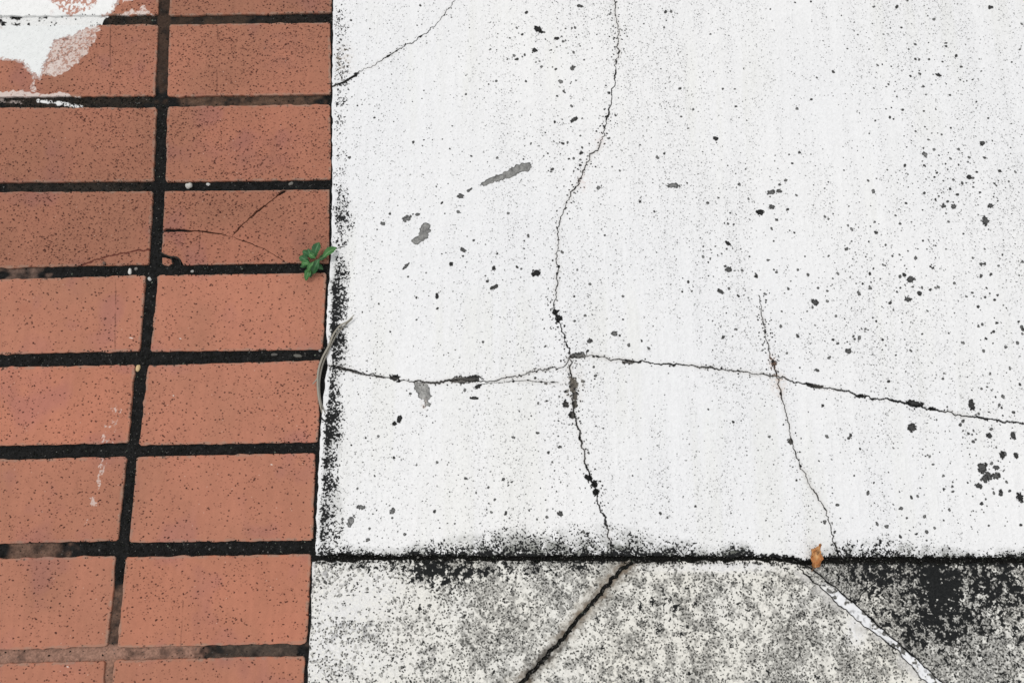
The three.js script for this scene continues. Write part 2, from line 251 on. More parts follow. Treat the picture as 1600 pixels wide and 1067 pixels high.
    const n = 0.5 + 0.85 * (0.5 * vn(x * 430, z * 430, 61) + 0.5 * vn(x * 820, z * 820, 62)) + 0.2 * vn(x * 80, z * 80, 63);
    S.mix(i, [0.165, 0.17, 0.148], clamp(veil * (1.0 + 0.4 * vn(x * 60, z * 60, 64) + 0.45 * vn(x * 800, z * 800, 65))) * 0.9);
    const a = sstep(-0.08, 0.12, f * 0.74 - n); S.mix(i, BLACK, a * 0.995); S.y[i] += 0.0004 * a * (0.5 + n);
  });
  // a brownish film high on the brick edge, rusty traces at the crack crossing
  for (const [a, b, r, c, s] of [[536, 95, 26, [0.5, 0.4, 0.3], 0.3], [1216, 600, 16, [0.55, 0.36, 0.24], 0.42], [1207, 565, 10, [0.5, 0.3, 0.2], 0.4], [895, 600, 26, [0.5, 0.44, 0.36], 0.35], [912, 285, 14, [0.6, 0.42, 0.36], 0.3], [938, 220, 12, [0.62, 0.46, 0.42], 0.25], [662, 632, 8, [0.65, 0.5, 0.42], 0.4]]) { const [x, z] = P(a, b); S.spot(x, z, r * MM, r * 1.6 * MM, 0, (i, d, px, pz) => S.mix(i, c, s * clamp(1 - d) * clamp(0.55 + vn(px * 300, pz * 300, 8)))); }
}
const slabMat = new THREE.MeshPhysicalMaterial({ specularIntensity: 0.25, ...slab.textures(-0.0035, 0.0015), roughness: 0.82 });

// ---------------------------------------------------------------- the rough concrete strip: colour and relief
const conc = new Sheet(-0.335, 0.072, 0.745, 0.50, 2048);
const JOINT1 = rough(PP([[988, 876], [960, 904], [925, 945], [900, 972], [860, 1020], [815, 1067], [740, 1150], [600, 1330]]), 0.004, 0.0026, 21);
const STRIP_L = rough(PP([[1240, 876], [1262, 899], [1292, 926], [1331, 961], [1353, 979], [1382, 998], [1403, 1015], [1443, 1061], [1520, 1140], [1700, 1330]]), 0.004, 0.0022, 22);
const STRIP_R = rough(PP([[1252, 876], [1288, 903], [1318, 928], [1340, 946], [1375, 978], [1400, 1000], [1432, 1028], [1474, 1067], [1560, 1150], [1740, 1330]]), 0.004, 0.0012, 23);
{
  const S = conc, R = rng(17), MM = 0.0009, BLACK = [0.013, 0.014, 0.0145];
  const dark = [[1470, 914, 17, 36, .42], [1455, 925, 60, 50, .32], [1410, 892, 60, 26, .5], [1395, 965, 30, 40, .4], [1580, 905, 60, 36, .5], [1520, 900, 60, 34, .42], [1500, 1000, 60, 40, .25], [1440, 985, 22, 30, .35], [1320, 895, 40, 14, .5], [1375, 905, 30, 20, .42], [670, 890, 40, 20, .45], [705, 905, 40, 24, .42], [750, 892, 120, 8, .55], [900, 885, 60, 6, .5], [1330, 930, 20, 16, .35], [1000, 950, 18, 14, .5], [1040, 940, 18, 20, .3], [1470, 960, 14, 40, .35], [1550, 960, 80, 50, .32], [1600, 1010, 60, 60, .22], [1100, 960, 90, 40, .12], [560, 885, 90, 6, .35]]
    .map(([a, b, c, d, e]) => { const [x, z] = P(a, b); return [x, z, c * MM, d * MM, e]; });
  const light = [[560, 960, 70, 80, .45], [500, 1000, 40, 120, .55], [1100, 887, 90, 7, .9], [600, 920, 50, 40, .3], [1340, 985, 14, 22, 1.2], [620, 1040, 60, 40, .3], [1160, 884, 60, 8, .8], [1290, 920, 10, 10, .5], [1240, 940, 40, 20, .2]].map(([a, b, c, d, e]) => { const [x, z] = P(a, b); return [x, z, c * MM, d * MM, e]; });
  const sum = (list, x, z) => { let s = 0; for (const [a, b, c, d, e] of list) { const u = (x - a) / c, v = (z - b) / d, q = u * u + v * v; if (q < 6) s += e * Math.exp(-q); } return s; };
  const rightSide = curve([[P(1240, 870)[1], P(1245, 870)[0]], [P(1474, 1067)[1], P(1474, 1067)[0]], [0.6, 1.1]]);
  S.each((i, x, z) => {
    const wx = x + 0.0021 * vn(x * 260, z * 260, 1) + 0.0007 * vn(x * 900, z * 900, 21), wz = z + 0.0021 * vn(x * 260, z * 260, 2) + 0.0007 * vn(x * 900, z * 900, 22);
    const a = fbm(wx * 150, wz * 150, 4, 3), b = fbm(x * 24, z * 17, 3, 4), b2 = fbm(wx * 75, wz * 66, 3, 53), lt = sum(light, x, z), rs = x > rightSide(z)[1] ? 1 : 0;
    const edge = z - botZ(x);                                          // metres below the slab's edge
    let dk = sum(dark, x, z) + 0.6 * (1 - sstep(0.004, 0.014, edge + 0.004 * vn(x * 90, z * 40, 5))) * (1 - clamp(sum(light.slice(2, 3), x, z) + sum(light.slice(6, 7), x, z))) + 0.13 * rs;
    dk *= 1 + 0.45 * fbm(x * 60, z * 16, 3, 6);
    const warm = 0.5 + 0.5 * fbm(x * 14, z * 14, 2, 8), grey = sstep(-0.3, 0.4, 0.9 * a + 0.5 * b + 0.75 * b2 - 1.35 * lt + 0.25 * rs + 0.0);
    const base = lerp(0.74, 0.38, grey) * (1 + 0.13 * vn(x * 700, z * 700, 12) + 0.07 * vn(x * 1300, z * 1300, 23));
    let r = base, g = base * lerp(0.985, 0.965, warm) + 0.012 * clamp(lt), bl = base * lerp(0.93, 0.87, warm) + 0.06 * clamp(lt), h = 0.0005 * a - 0.0003 * grey;
    const put = (t, q) => { r = lerp(r, t, q); g = lerp(g, t * 0.98, q); bl = lerp(bl, t * 0.90, q); };
    const p = clamp(0.58 + 0.26 * b + 0.5 * b2 - 0.5 * lt + 0.2 * rs + 0.4 * dk);
    const w1 = worley(wx * 165, wz * 165, 9), i1 = worley.id;          // exposed grains of 4 mm, the dirty ones grey with a black rim
    if (i1 < p) { const f = i1 / p, q = 1 - sstep(0.3, 0.42, w1), rim = q * sstep(0.16, 0.3, w1); put(lerp(0.14, 0.46, f), q * 0.6); put(0.03, rim * (0.95 - 0.55 * f) * clamp(0.5 + 0.9 * vn(x * 420, z * 420, 27))); h += 0.0004 * q - 0.0007 * rim; }
    const w2 = worley((x * 0.65 + wx * 0.35) * 330, (z * 0.65 + wz * 0.35) * 330, 24), i2 = worley.id;         // black specks between them
    if (i2 < p * 0.8) { const q = 1 - sstep(0.24 + 0.16 * i2, 0.4 + 0.12 * i2, w2 + 0.1 * vn(x * 900, z * 900, 13)); put(lerp(0.02, 0.16, i2 / p), q * 0.97); h -= 0.0006 * q; }
    const w3 = worley(wx * 330, wz * 330, 26); if (worley.id > 0.62) put(0.8, (1 - sstep(0.24, 0.45, w3)) * 0.75 * (1 - 0.5 * clamp(dk)));
    const curl = 1 - sstep(0.0, 0.09, Math.abs(fbm(wx * 230, wz * 230, 2, 14))); put(0.07, curl * clamp(0.30 + 0.4 * b - 0.4 * lt + 0.3 * rs) * clamp(0.5 + 0.9 * vn(x * 170, z * 170, 15)));
    const n = 0.52 + 1.0 * (0.5 * vn(wx * 200, wz * 185, 16) + 0.34 * vn(wx * 420, wz * 420, 18) + 0.16 * vn(x * 950, z * 950, 19)), q = sstep(-0.09, 0.09, dk * 0.9 - n) * 0.99;
    const w4 = worley(x * 260 + vn(x * 500, z * 500, 28) * 0.3, z * 260, 29), keep = worley.id > 0.62 + 0.25 * clamp(dk - 0.6) * 2 ? (1 - sstep(0.2, 0.42, w4)) * 0.9 : 0, qq = q * (1 - keep);
    r = lerp(r, BLACK[0], qq); g = lerp(g, BLACK[1], qq); bl = lerp(bl, BLACK[2], qq);
    const lip = 1 - sstep(0.004, 0.013, x - (edgeX(0.08) - 0.009 - (z - 0.08) * 0.07)); if (lip > 0) { const k = lip * clamp(0.75 + 0.5 * vn(x * 200, z * 60, 19)); r = lerp(r, 0.76, k); g = lerp(g, 0.755, k); bl = lerp(bl, 0.75, k); }
    S.set(i, r, g, bl, h);
  });
  for (let k = 0; k < 260; k++) {                                      // larger dark pits
    const x = S.x0 + R() * S.w, z = S.z0 + R() * S.h, r = 0.0012 + 0.0022 * R() * R();
    S.spot(x, z, r * 1.4, r * 1.2, R() * 3, (i, d, px, pz) => { const q = d * 1.4 + 0.4 * vn(px * 500, pz * 500, k), a = 1 - sstep(0.8, 1.05, q); if (a > 0) { const t = q > 0.6 ? 0.025 : 0.09; S.mix(i, [t, t, t * 0.95], a * 0.9); S.y[i] -= 0.0008 * a; } });
  }
  // smoothed mortar bands and dirt beside the joints
  S.line(JOINT1, 0.03, (i, d, s, x, z) => {
    const band = sstep(0.0065, 0.008, d) * (1 - sstep(0.013, 0.02, d + 0.004 * vn(x * 90, z * 90, 31))); S.mix(i, [0.47, 0.44, 0.385].map((v) => v * (1 + 0.14 * vn(x * 800, z * 800, 35))), band * 0.16 * clamp(0.35 + 0.9 * fbm(x * 120, z * 120, 3, 32)));
    const dirt = 1 - sstep(0.0015, 0.0105, d + 0.003 * fbm(x * 160, z * 160, 2, 33)); const bn = clamp(0.5 + vn(x * 40, z * 40, 36)); S.mix(i, [0.04 + 0.16 * bn, 0.035 + 0.125 * bn, 0.03 + 0.09 * bn].map((v) => v * (1 - 0.6 * (1 - sstep(0.002, 0.005, d)))), dirt * clamp(0.6 + 0.5 * vn(x * 260, z * 260, 37)));
  });
  const fil = [...STRIP_L, ...STRIP_R.slice().reverse()];
  S.poly(fil, (i, x, z) => {
    const wet = sstep(P(0, 912)[1], P(0, 930)[1], z), n = fbm(x * 130, z * 130, 3, 41), k = wet * (1 - sstep(0.06, 0.3, n + 0.25 * vn(x * 420, z * 420, 49))), v = 0.78 + 0.05 * vn(x * 300, z * 300, 42);
    if (k > 0) { { const gv = 1 - 0.45 * sstep(0.1, 0.6, fbm(x * 240, z * 240, 3, 52)); S.mix(i, [v * gv, v * 1.005 * gv, v * 1.02 * gv], k); } S.y[i] = 0.0006; } else if (wet > 0.5) S.mix(i, [0.07, 0.07, 0.067], 0.8);
  });
  S.line(STRIP_R, 0.006, (i, d, s, x, z) => S.mix(i, BLACK, clamp(0.6 + 0.6 * vn(s * 50, 7, 50)) * (1 - sstep(0.0006, 0.0022, d + 0.0008 * vn(x * 200, z * 200, 43)))));
  S.line(STRIP_L, 0.02, (i, d, s, x, z) => { if (inPoly(x, z, fil)) return; S.mix(i, [0.60, 0.585, 0.555].map((v) => v * (1 + 0.12 * vn(x * 800, z * 800, 48))), 0.6 * clamp(0.2 + 1.2 * fbm(x * 110, z * 110, 3, 47)) * (1 - sstep(0.004, 0.014, d + 0.004 * vn(x * 80, z * 80, 46)))); });
  S.line(STRIP_L, 0.004, (i, d, s, x, z) => S.mix(i, BLACK, clamp(0.25 + 0.6 * vn(s * 40, 3, 44)) * (1 - sstep(0.0004, 0.0018, d + 0.0008 * vn(x * 200, z * 200, 45)))));
  S.line(rough(PP([[1338, 945], [1352, 926], [1372, 909], [1380, 890]]), 0.003, 0.001, 51), 0.002, (i, d) => S.mix(i, BLACK, 0.9 * (1 - sstep(0.0004, 0.0011, d))));
}
const concMat = new THREE.MeshPhysicalMaterial({ specularIntensity: 0.2, ...conc.textures(-0.002, 0.0015), roughness: 0.92 });

// ---------------------------------------------------------------- bricks: corners in the survey, clockwise from the upper left
const RIGHT = [[[268, -98], [517, -98], [517, 19], [264, 24]], [[264, 38], [515, 35], [516, 147], [261, 150]], [[262, 167], [515, 163], [516, 280], [258, 284]], [[257, 299], [514, 296], [513, 411], [250, 415]], [[246, 430], [509, 426], [503, 546], [234, 549]], [[230, 571], [500, 563], [496, 691], [217, 695]], [[213, 714], [491, 708], [488, 844], [201, 848]], [[196, 871], [485, 866], [478, 1005], [183, 1012]], [[178, 1032], [475, 1026], [468, 1180], [162, 1186]]].map(PP);
const LEFT = [[[-7, -98], [247, -98], [246, 22], [-8, 24]], [[-8, 40], [246, 38], [240, 149], [-10, 151]], [[-12, 168], [243, 168], [238, 283], [-16, 285]], [[-18, 300], [238, 299], [231, 413], [-24, 418]], [[-38, 438], [226, 430], [217, 548], [-46, 554]], [[-62, 576], [209, 570], [199, 692], [-72, 698]], [[-84, 720], [196, 715], [182, 845], [-98, 852]], [[-110, 876], [179, 869], [166, 1010], [-126, 1020]], [[-130, 1042], [163, 1033], [150, 1186], [-150, 1195]]].map(PP);
const OUTER = LEFT.map((q) => { const s = Math.hypot(q[1][0] - q[0][0], q[1][1] - q[0][1]) + 0.016, ux = (q[1][0] - q[0][0]) / (s - 0.016), uz = (q[1][1] - q[0][1]) / (s - 0.016); return q.map(([x, z]) => [x - ux * s, z - uz * s]); });
const UPPER = [RIGHT[0], LEFT[0], OUTER[0]].map((q) => q.map(([x, z]) => [x + 0.003, z - 0.131]));
const LOWER = [RIGHT[8], LEFT[8], OUTER[8]].map((q) => q.map(([x, z]) => [x - 0.012, z + 0.148]));
const ALL_BRICKS = [...RIGHT, ...LEFT, ...OUTER, ...UPPER, ...LOWER];
const WHITE = [0.79, 0.79, 0.775];
const SPILL = [[-40, -60], [215, -60], [190, -6], [184, 6], [174, 20], [163, 26], [157, 38], [150, 42], [112, 56], [86, 66], [76, 90], [68, 112], [62, 126], [53, 122], [46, 112], [38, 102], [22, 96], [-10, 93], [-40, 92]];
const spillEdge = rough([...PP(SPILL), P(...SPILL[0])], 0.003, 0.0022, 81, 200);
const brickSheet = new Sheet(-0.90, -0.90, -0.245, 0.36, 1050);
{
  const S = brickSheet, R = rng(27), MID = P(0, 420)[1];
  S.each((i, x, z) => {
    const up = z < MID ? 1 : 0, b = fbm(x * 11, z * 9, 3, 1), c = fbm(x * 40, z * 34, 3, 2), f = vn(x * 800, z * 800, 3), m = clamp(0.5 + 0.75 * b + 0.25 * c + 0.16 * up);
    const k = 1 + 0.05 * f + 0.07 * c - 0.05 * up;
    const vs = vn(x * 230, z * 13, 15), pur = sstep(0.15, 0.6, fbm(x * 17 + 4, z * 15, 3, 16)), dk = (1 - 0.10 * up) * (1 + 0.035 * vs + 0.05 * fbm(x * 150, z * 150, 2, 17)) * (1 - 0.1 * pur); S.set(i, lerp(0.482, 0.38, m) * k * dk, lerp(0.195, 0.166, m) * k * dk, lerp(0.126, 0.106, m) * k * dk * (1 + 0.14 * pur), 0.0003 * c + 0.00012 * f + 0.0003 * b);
  });
  for (const [a, b, rx, rz] of [[440, 90, 50, 40], [470, 380, 40, 40], [440, 60, 70, 30], [480, 440, 26, 20], [480, 590, 26, 14], [380, 240, 80, 40]]) { const [x, z] = P(a, b); S.spot(x, z, rx * 0.001, rz * 0.001, 0, (i, d, px, pz) => S.mix(i, [0.20, 0.10, 0.08], 0.3 * clamp(1 - d) * clamp(0.6 + vn(px * 90, pz * 90, 4)))); }
  for (let k = 0; k < 80000; k++) {                                    // pores and dark clay specks, drawn out by the extruder
    const x = S.x0 + R() * S.w, z = S.z0 + R() * S.h, den = (z < MID ? 0.72 : 0.30) * (0.65 + 0.9 * clamp(0.5 + fbm(x * 14, z * 14, 2, 5))); if (R() > den) continue;
    const big = R() < 0.2, rx = (big ? 0.0011 : 0.0008) * (0.7 + R()), rz = (big ? 0.0009 : 0.00055) * (0.7 + 0.6 * R()), s = (big ? 0.92 : 0.35 + 0.55 * R());
    S.spot(x, z, rx, rz, (R() - 0.5) * 1.6, (i, d) => { const a = s * (1 - sstep(0.6, 1.25, d)); S.mix(i, big ? [0.045, 0.014, 0.011] : [0.10, 0.032, 0.024], a); S.y[i] -= 0.0005 * a; });
  }
  for (let k = 0; k < 260; k++) { const x = S.x0 + R() * S.w, z = S.z0 + R() * S.h; S.spot(x, z, 0.0009, 0.0006, R() * 3, (i, d) => S.mix(i, [0.75, 0.6, 0.5], 0.7 * (1 - sstep(0.4, 1, d)))); }
  for (const q of ALL_BRICKS) {                                        // greyish worn arrises
    S.line([...q, q[0]], 0.006, (i, d, s, x, z) => { const n = clamp(0.4 + fbm(x * 130, z * 130, 2, 6)); S.mix(i, [0.30, 0.22, 0.17], n * 0.6 * (1 - sstep(0.001, 0.0042, d + 0.001 * vn(x * 300, z * 300, 7)))); });
  }
  for (const [a, b, c, d] of [[172, 40, 171, 148], [174, 168, 168, 283], [180, 432, 179, 547], [286, 940, 282, 1010], [131, 0, 131, 20], [340, 40, 338, 148], [312, 362, 311, 390]]) {   // wire-cut lines across a brick
    S.line(rough(PP([[a, b], [c, d]]), 0.006, 0.0007, a), 0.003, (i, dd, s, x, z) => { const k = (1 - sstep(0.0003, 0.0012, dd)) * clamp(0.6 + vn(s * 60, a, 8)); S.mix(i, [0.16, 0.065, 0.045], k * 0.65); S.y[i] -= 0.0006 * k; });
  }
  S.line(rough(PP([[118, 418], [150, 405], [185, 397], [215, 391], [238, 390]]), 0.003, 0.0016, 61), 0.004, (i, d, s, x, z) => { const k = 1 - sstep(0.0004, 0.0016, d + 0.0005 * vn(x * 300, z * 300, 9)); S.mix(i, [0.13, 0.035, 0.025], k * 0.85); S.y[i] -= 0.0007 * k; });
  const [tx, tz] = P(38, 483); S.spot(tx, tz, 0.014, 0.012, 0, (i, d) => S.mix(i, [0.32, 0.11, 0.07], 0.35 * clamp(1 - d)));
  // white paint spilled over the upper left bricks, and brush scuffs lower down
  const rimD = new Map(); S.line(spillEdge, 0.016, (i, d) => { const o = rimD.get(i); if (o === undefined || d < o) rimD.set(i, d); });
  S.poly(spillEdge, (i, x, z) => {
    const d = rimD.get(i) ?? 0.016, v = 1 + 0.05 * fbm(x * 200, z * 200, 3, 10), worn = sstep(0.3, 0.62, fbm(x * 34, z * 34, 3, 14)), n = 0.5 + 0.7 * (0.5 * vn(x * 320, z * 320, 15) + 0.5 * vn(x * 700, z * 700, 16));
    const a = clamp(0.25 + 0.75 * sstep(-0.2, 0.2, d / 0.009 + 0.3 * vn(x * 90, z * 90, 17) - n * 0.8)) * (1 - 0.42 * worn * n);
    S.mix(i, [WHITE[0] * v, WHITE[1] * v, WHITE[2] * v], a); S.y[i] += 0.0006 * a + 0.0002 * vn(x * 300, z * 300, 11);
  });
  const thin = (list, den, seed, wash = 0.25) => S.poly(rough([...PP(list), P(...list[0])], 0.003, 0.004, seed, 160), (i, x, z) => { const n = 0.5 + 0.75 * (0.5 * vn(x * 300 + z * 120, z * 300, seed) + 0.5 * vn(x * 620, z * 620, seed + 1)); const a = wash + (1 - wash) * sstep(-0.2, 0.2, den - n) * (wash ? 1 : 0.75); S.mix(i, [0.70, 0.60, 0.55], a * 0.82); });
  const bare = (list, den, seed) => S.poly(rough([...PP(list), P(...list[0])], 0.003, 0.003, seed, 160), (i, x, z) => { const n = 0.5 + 0.6 * (0.6 * vn(x * 330, z * 260, seed) + 0.4 * vn(x * 800, z * 800, seed + 1)); S.mix(i, [0.43, 0.19, 0.13], sstep(-0.12, 0.12, den - n) * 0.9); });
  thin([[148, 42], [112, 56], [86, 66], [76, 90], [66, 118], [96, 116], [118, 100], [134, 84], [146, 62], [156, 42]], 0.52, 111);
  thin([[66, 116], [86, 118], [104, 108], [96, 92], [78, 96]], 0.4, 113);
  thin([[40, 100], [46, 112], [53, 128], [58, 140], [44, 146], [52, 122], [36, 104]], 0.5, 114);
  thin([[-20, 139], [10, 142], [40, 144], [70, 146], [126, 148], [126, 154], [-20, 154]], 0.85, 117);
  thin([[176, 24], [240, 24], [228, 12], [222, 8], [216, 18], [206, 14], [196, 20]], 0.6, 118);
  thin([[186, -40], [250, -60], [225, -14], [205, 0], [190, 4]], 0.5, 119);
  bare([[76, -30], [148, -30], [150, 4], [138, 16], [114, 20], [104, 24], [90, 10], [80, 4]], 0.5, 121);
  thin([[160, 664], [172, 664], [178, 640], [186, 640], [176, 692], [158, 692]], 0.24, 131, 0);
  thin([[153, 716], [166, 712], [158, 760], [151, 766]], 0.52, 132, 0);
  thin([[138, 778], [146, 774], [151, 790], [140, 794]], 0.62, 133, 0);
  thin([[128, 822], [134, 812], [140, 808], [136, 822]], 0.36, 134, 0);
  thin([[174, 632], [190, 636], [186, 645], [176, 640]], 0.3, 135, 0);
  for (const [a, b, rx] of [[204, 528, 4], [281, 529, 2], [270, 618, 1.6], [424, 726, 2], [105, 1042, 2]]) { const [x, z] = P(a, b); S.spot(x, z, rx * 0.001, 0.0008, 0.2, (i, d) => S.mix(i, [0.82, 0.75, 0.68], 0.9 * (1 - sstep(0.5, 1.1, d)))); }
}
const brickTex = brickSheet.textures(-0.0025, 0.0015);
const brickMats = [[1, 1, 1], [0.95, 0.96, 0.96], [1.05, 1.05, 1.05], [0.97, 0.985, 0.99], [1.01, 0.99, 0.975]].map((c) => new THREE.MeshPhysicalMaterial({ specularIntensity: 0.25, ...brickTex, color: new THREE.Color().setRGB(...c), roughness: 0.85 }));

// mortar between the bricks
const mortar = new Sheet(-0.92, -0.92, -0.235, 0.37, 900);
const BROWN = [[[255, -40], [254, 60], [250, 150], [.058, .036, .026], .85], [[250, 150], [248, 172], [.05, .032, .022], .4], [[262, 31], [330, 29], [400, 28], [.062, .04, .028], .75], [[400, 28], [515, 25], [.03, .022, .017], .5], [[160, 30], [246, 31], [.055, .036, .025], .6], [[275, 159], [340, 157], [500, 155], [.115, .07, .048], .95], [[0, 158], [240, 159], [.04, .03, .022], .6], [[0, 292], [236, 292], [.045, .034, .026], .5], [[0, 427], [68, 424], [.17, .11, .085], .85], [[0, 862], [108, 861], [.15, .09, .065], .95], [[184, 925], [165, 1080], [.15, .09, .065], .92], [[-60, 1031], [165, 1022], [330, 1019], [.30, .17, .125], .99], [[330, 1019], [474, 1014], [.11, .08, .062], .8], [[166, 1020], [150, 1190], [.28, .155, .11], .98]]
  .map((l) => ({ pts: PP(l.slice(0, -2)), c: l[l.length - 2], a: l[l.length - 1] }));
{
  const S = mortar, R = rng(37);
  S.each((i, x, z) => { const n = fbm(x * 160, z * 160, 3, 1), f = vn(x * 700, z * 700, 2), v = 0.012 + 0.006 * n + 0.005 * f; S.set(i, v, v * 1.0, v * 0.99, 0.0009 * n + 0.0004 * f); });
  for (const { pts, c, a } of BROWN) S.line(pts, 0.014, (i, d, s, x, z) => { const k = a * (1 - sstep(0.009, 0.013, d)) * clamp((a > 0.97 ? 1.05 : 0.8) + 0.9 * fbm(x * 90, z * 90, 3, 3)) * sstep(0, 0.012, s + 0.01 * vn(x * 120, z * 120, 9)) * sstep(0, 0.02, (pts.len ??= pts.slice(1).reduce((t, q, k) => t + Math.hypot(q[0] - pts[k][0], q[1] - pts[k][1]), 0)) - s + 0.014 * vn(x * 120, z * 120, 10)), g = 1 + 0.3 * vn(x * 600, z * 600, 4); S.mix(i, [c[0] * g, c[1] * g, c[2] * g], k); });
  for (let k = 0; k < 9000; k++) { const x = S.x0 + R() * S.w, z = S.z0 + R() * S.h, r = 0.0005 + 0.0008 * R() * R(), t = 0.04 + 0.12 * R() * R(); S.spot(x, z, r, r, 0, (i, d) => { const a = 1 - sstep(0.6, 1.1, d); S.mix(i, [t, t * 0.95, t * 0.88], a * 0.8); S.y[i] += 0.0005 * a; }); }
  S.poly(spillEdge, (i, x, z) => { const hole = sstep(0.1, 0.4, fbm(x * 120, z * 160, 3, 5) + 0.55 * sstep(-0.035, 0, -(x + 0.79)) - 0.35); S.mix(i, WHITE, 0.97 * (1 - hole)); });
  S.line(rough(PP([[56, 156], [80, 158], [100, 161], [124, 165]]), 0.003, 0.001, 6), 0.006, (i, d, s, x, z) => S.mix(i, WHITE, 0.85 * (1 - sstep(0.001, 0.0034, d + 0.002 * vn(x * 260, z * 260, 7)))));
  S.line(PP([[-20, 154], [20, 156], [30, 157]]), 0.004, (i, d, s, x, z) => S.mix(i, [0.5, 0.42, 0.38], 0.5 * clamp(0.4 + vn(x * 260, z * 260, 8))));
}
const mortarMat = new THREE.MeshPhysicalMaterial({ specularIntensity: 0.2, ...mortar.textures(-0.003, 0.003), roughness: 0.95 });

// ---------------------------------------------------------------- the setting
{ // ground to the horizon and the dark soil under the paving
  const n = 128, d = new Uint8Array(n * n * 4); for (let i = 0; i < n * n; i++) { const x = i % n, y = i / n | 0, v = 62 + 16 * vn(x / 3, y / 3, 1) + 14 * hash(x, y, 2); d.set([v, v, v * 0.98, 255], i * 4); }
  const t = new THREE.DataTexture(d, n, n); t.colorSpace = THREE.SRGBColorSpace; t.wrapS = t.wrapT = THREE.RepeatWrapping; t.repeat.set(600, 600); t.magFilter = THREE.LinearFilter; t.needsUpdate = true;
  const g = mesh('ground', new THREE.PlaneGeometry(300, 300).rotateX(-Math.PI / 2), new THREE.MeshStandardMaterial({ map: t, roughness: 0.95 }), scene); g.position.y = -0.045; top(g, 'ground', 'dark grey asphalt ground around the paving', 'ground', { kind: 'structure' });
  const geo = new THREE.PlaneGeometry(1.95, 0.5, 390, 100).rotateX(-Math.PI / 2).translate(0.5, -0.0068, 0.1), p = geo.attributes.position;
  for (let i = 0; i < p.count; i++) p.setY(i, p.getY(i) + 0.0016 * fbm(p.getX(i) * 120, p.getZ(i) * 120, 3, 5));
  geo.computeVertexNormals(); planUV(geo, mortar);
  const soil = mesh('soil', geo, new THREE.MeshPhysicalMaterial({ specularIntensity: 0.2, color: new THREE.Color().setRGB(0.014, 0.0135, 0.0125), roughness: 1 }), scene);
  top(soil, 'soil', 'black damp soil in the joint between the white slab and the rough concrete', 'soil', { kind: 'structure' });
}
const pavement = top(new THREE.Group(), 'brick_pavement', 'red brick paving with black joints left of the white slab', 'pavement', { kind: 'structure' });
{
  const geo = new THREE.PlaneGeometry(0.98, 1.75, 330, 580).rotateX(-Math.PI / 2).translate(-0.74, 0, -0.29), p = geo.attributes.position;
  for (let i = 0; i < p.count; i++) { const x = p.getX(i), z = p.getZ(i); p.setY(i, -0.0038 + 0.0011 * fbm(x * 90, z * 90, 3, 7) + 0.0006 * vn(x * 240, z * 240, 8)); }
  geo.computeVertexNormals(); mesh('mortar_bed', planUV(geo, mortar), mortarMat, pavement);
}
function brickOutline(q, seed) {                                      // sides a little uneven, corners worn round
  const out = [], R = 0.0022;
  for (let k = 0; k < 4; k++) {
    const a = q[k], b = q[(k + 1) % 4], l = Math.hypot(b[0] - a[0], b[1] - a[1]), ux = (b[0] - a[0]) / l, uz = (b[1] - a[1]) / l, n = Math.round(l / 0.006);
    for (let i = 0; i <= n; i++) { const t = R + (l - 2 * R) * i / n, x = a[0] + ux * t, z = a[1] + uz * t, o = (i === 0 || i === n ? 0.3 : 1) * 0.0011 * fbm(x * 130, z * 130, 3, seed) - 0.0014 * sstep(0.45, 0.8, vn(x * 75, z * 75, seed + 3)); out.push([x - uz * (o - 0.0002 + 0.0005 * vn(x * 420, z * 420, seed + 9)), z + ux * (o - 0.0002 + 0.0005 * vn(x * 420, z * 420, seed + 9))]); }
  }
  return out;
}
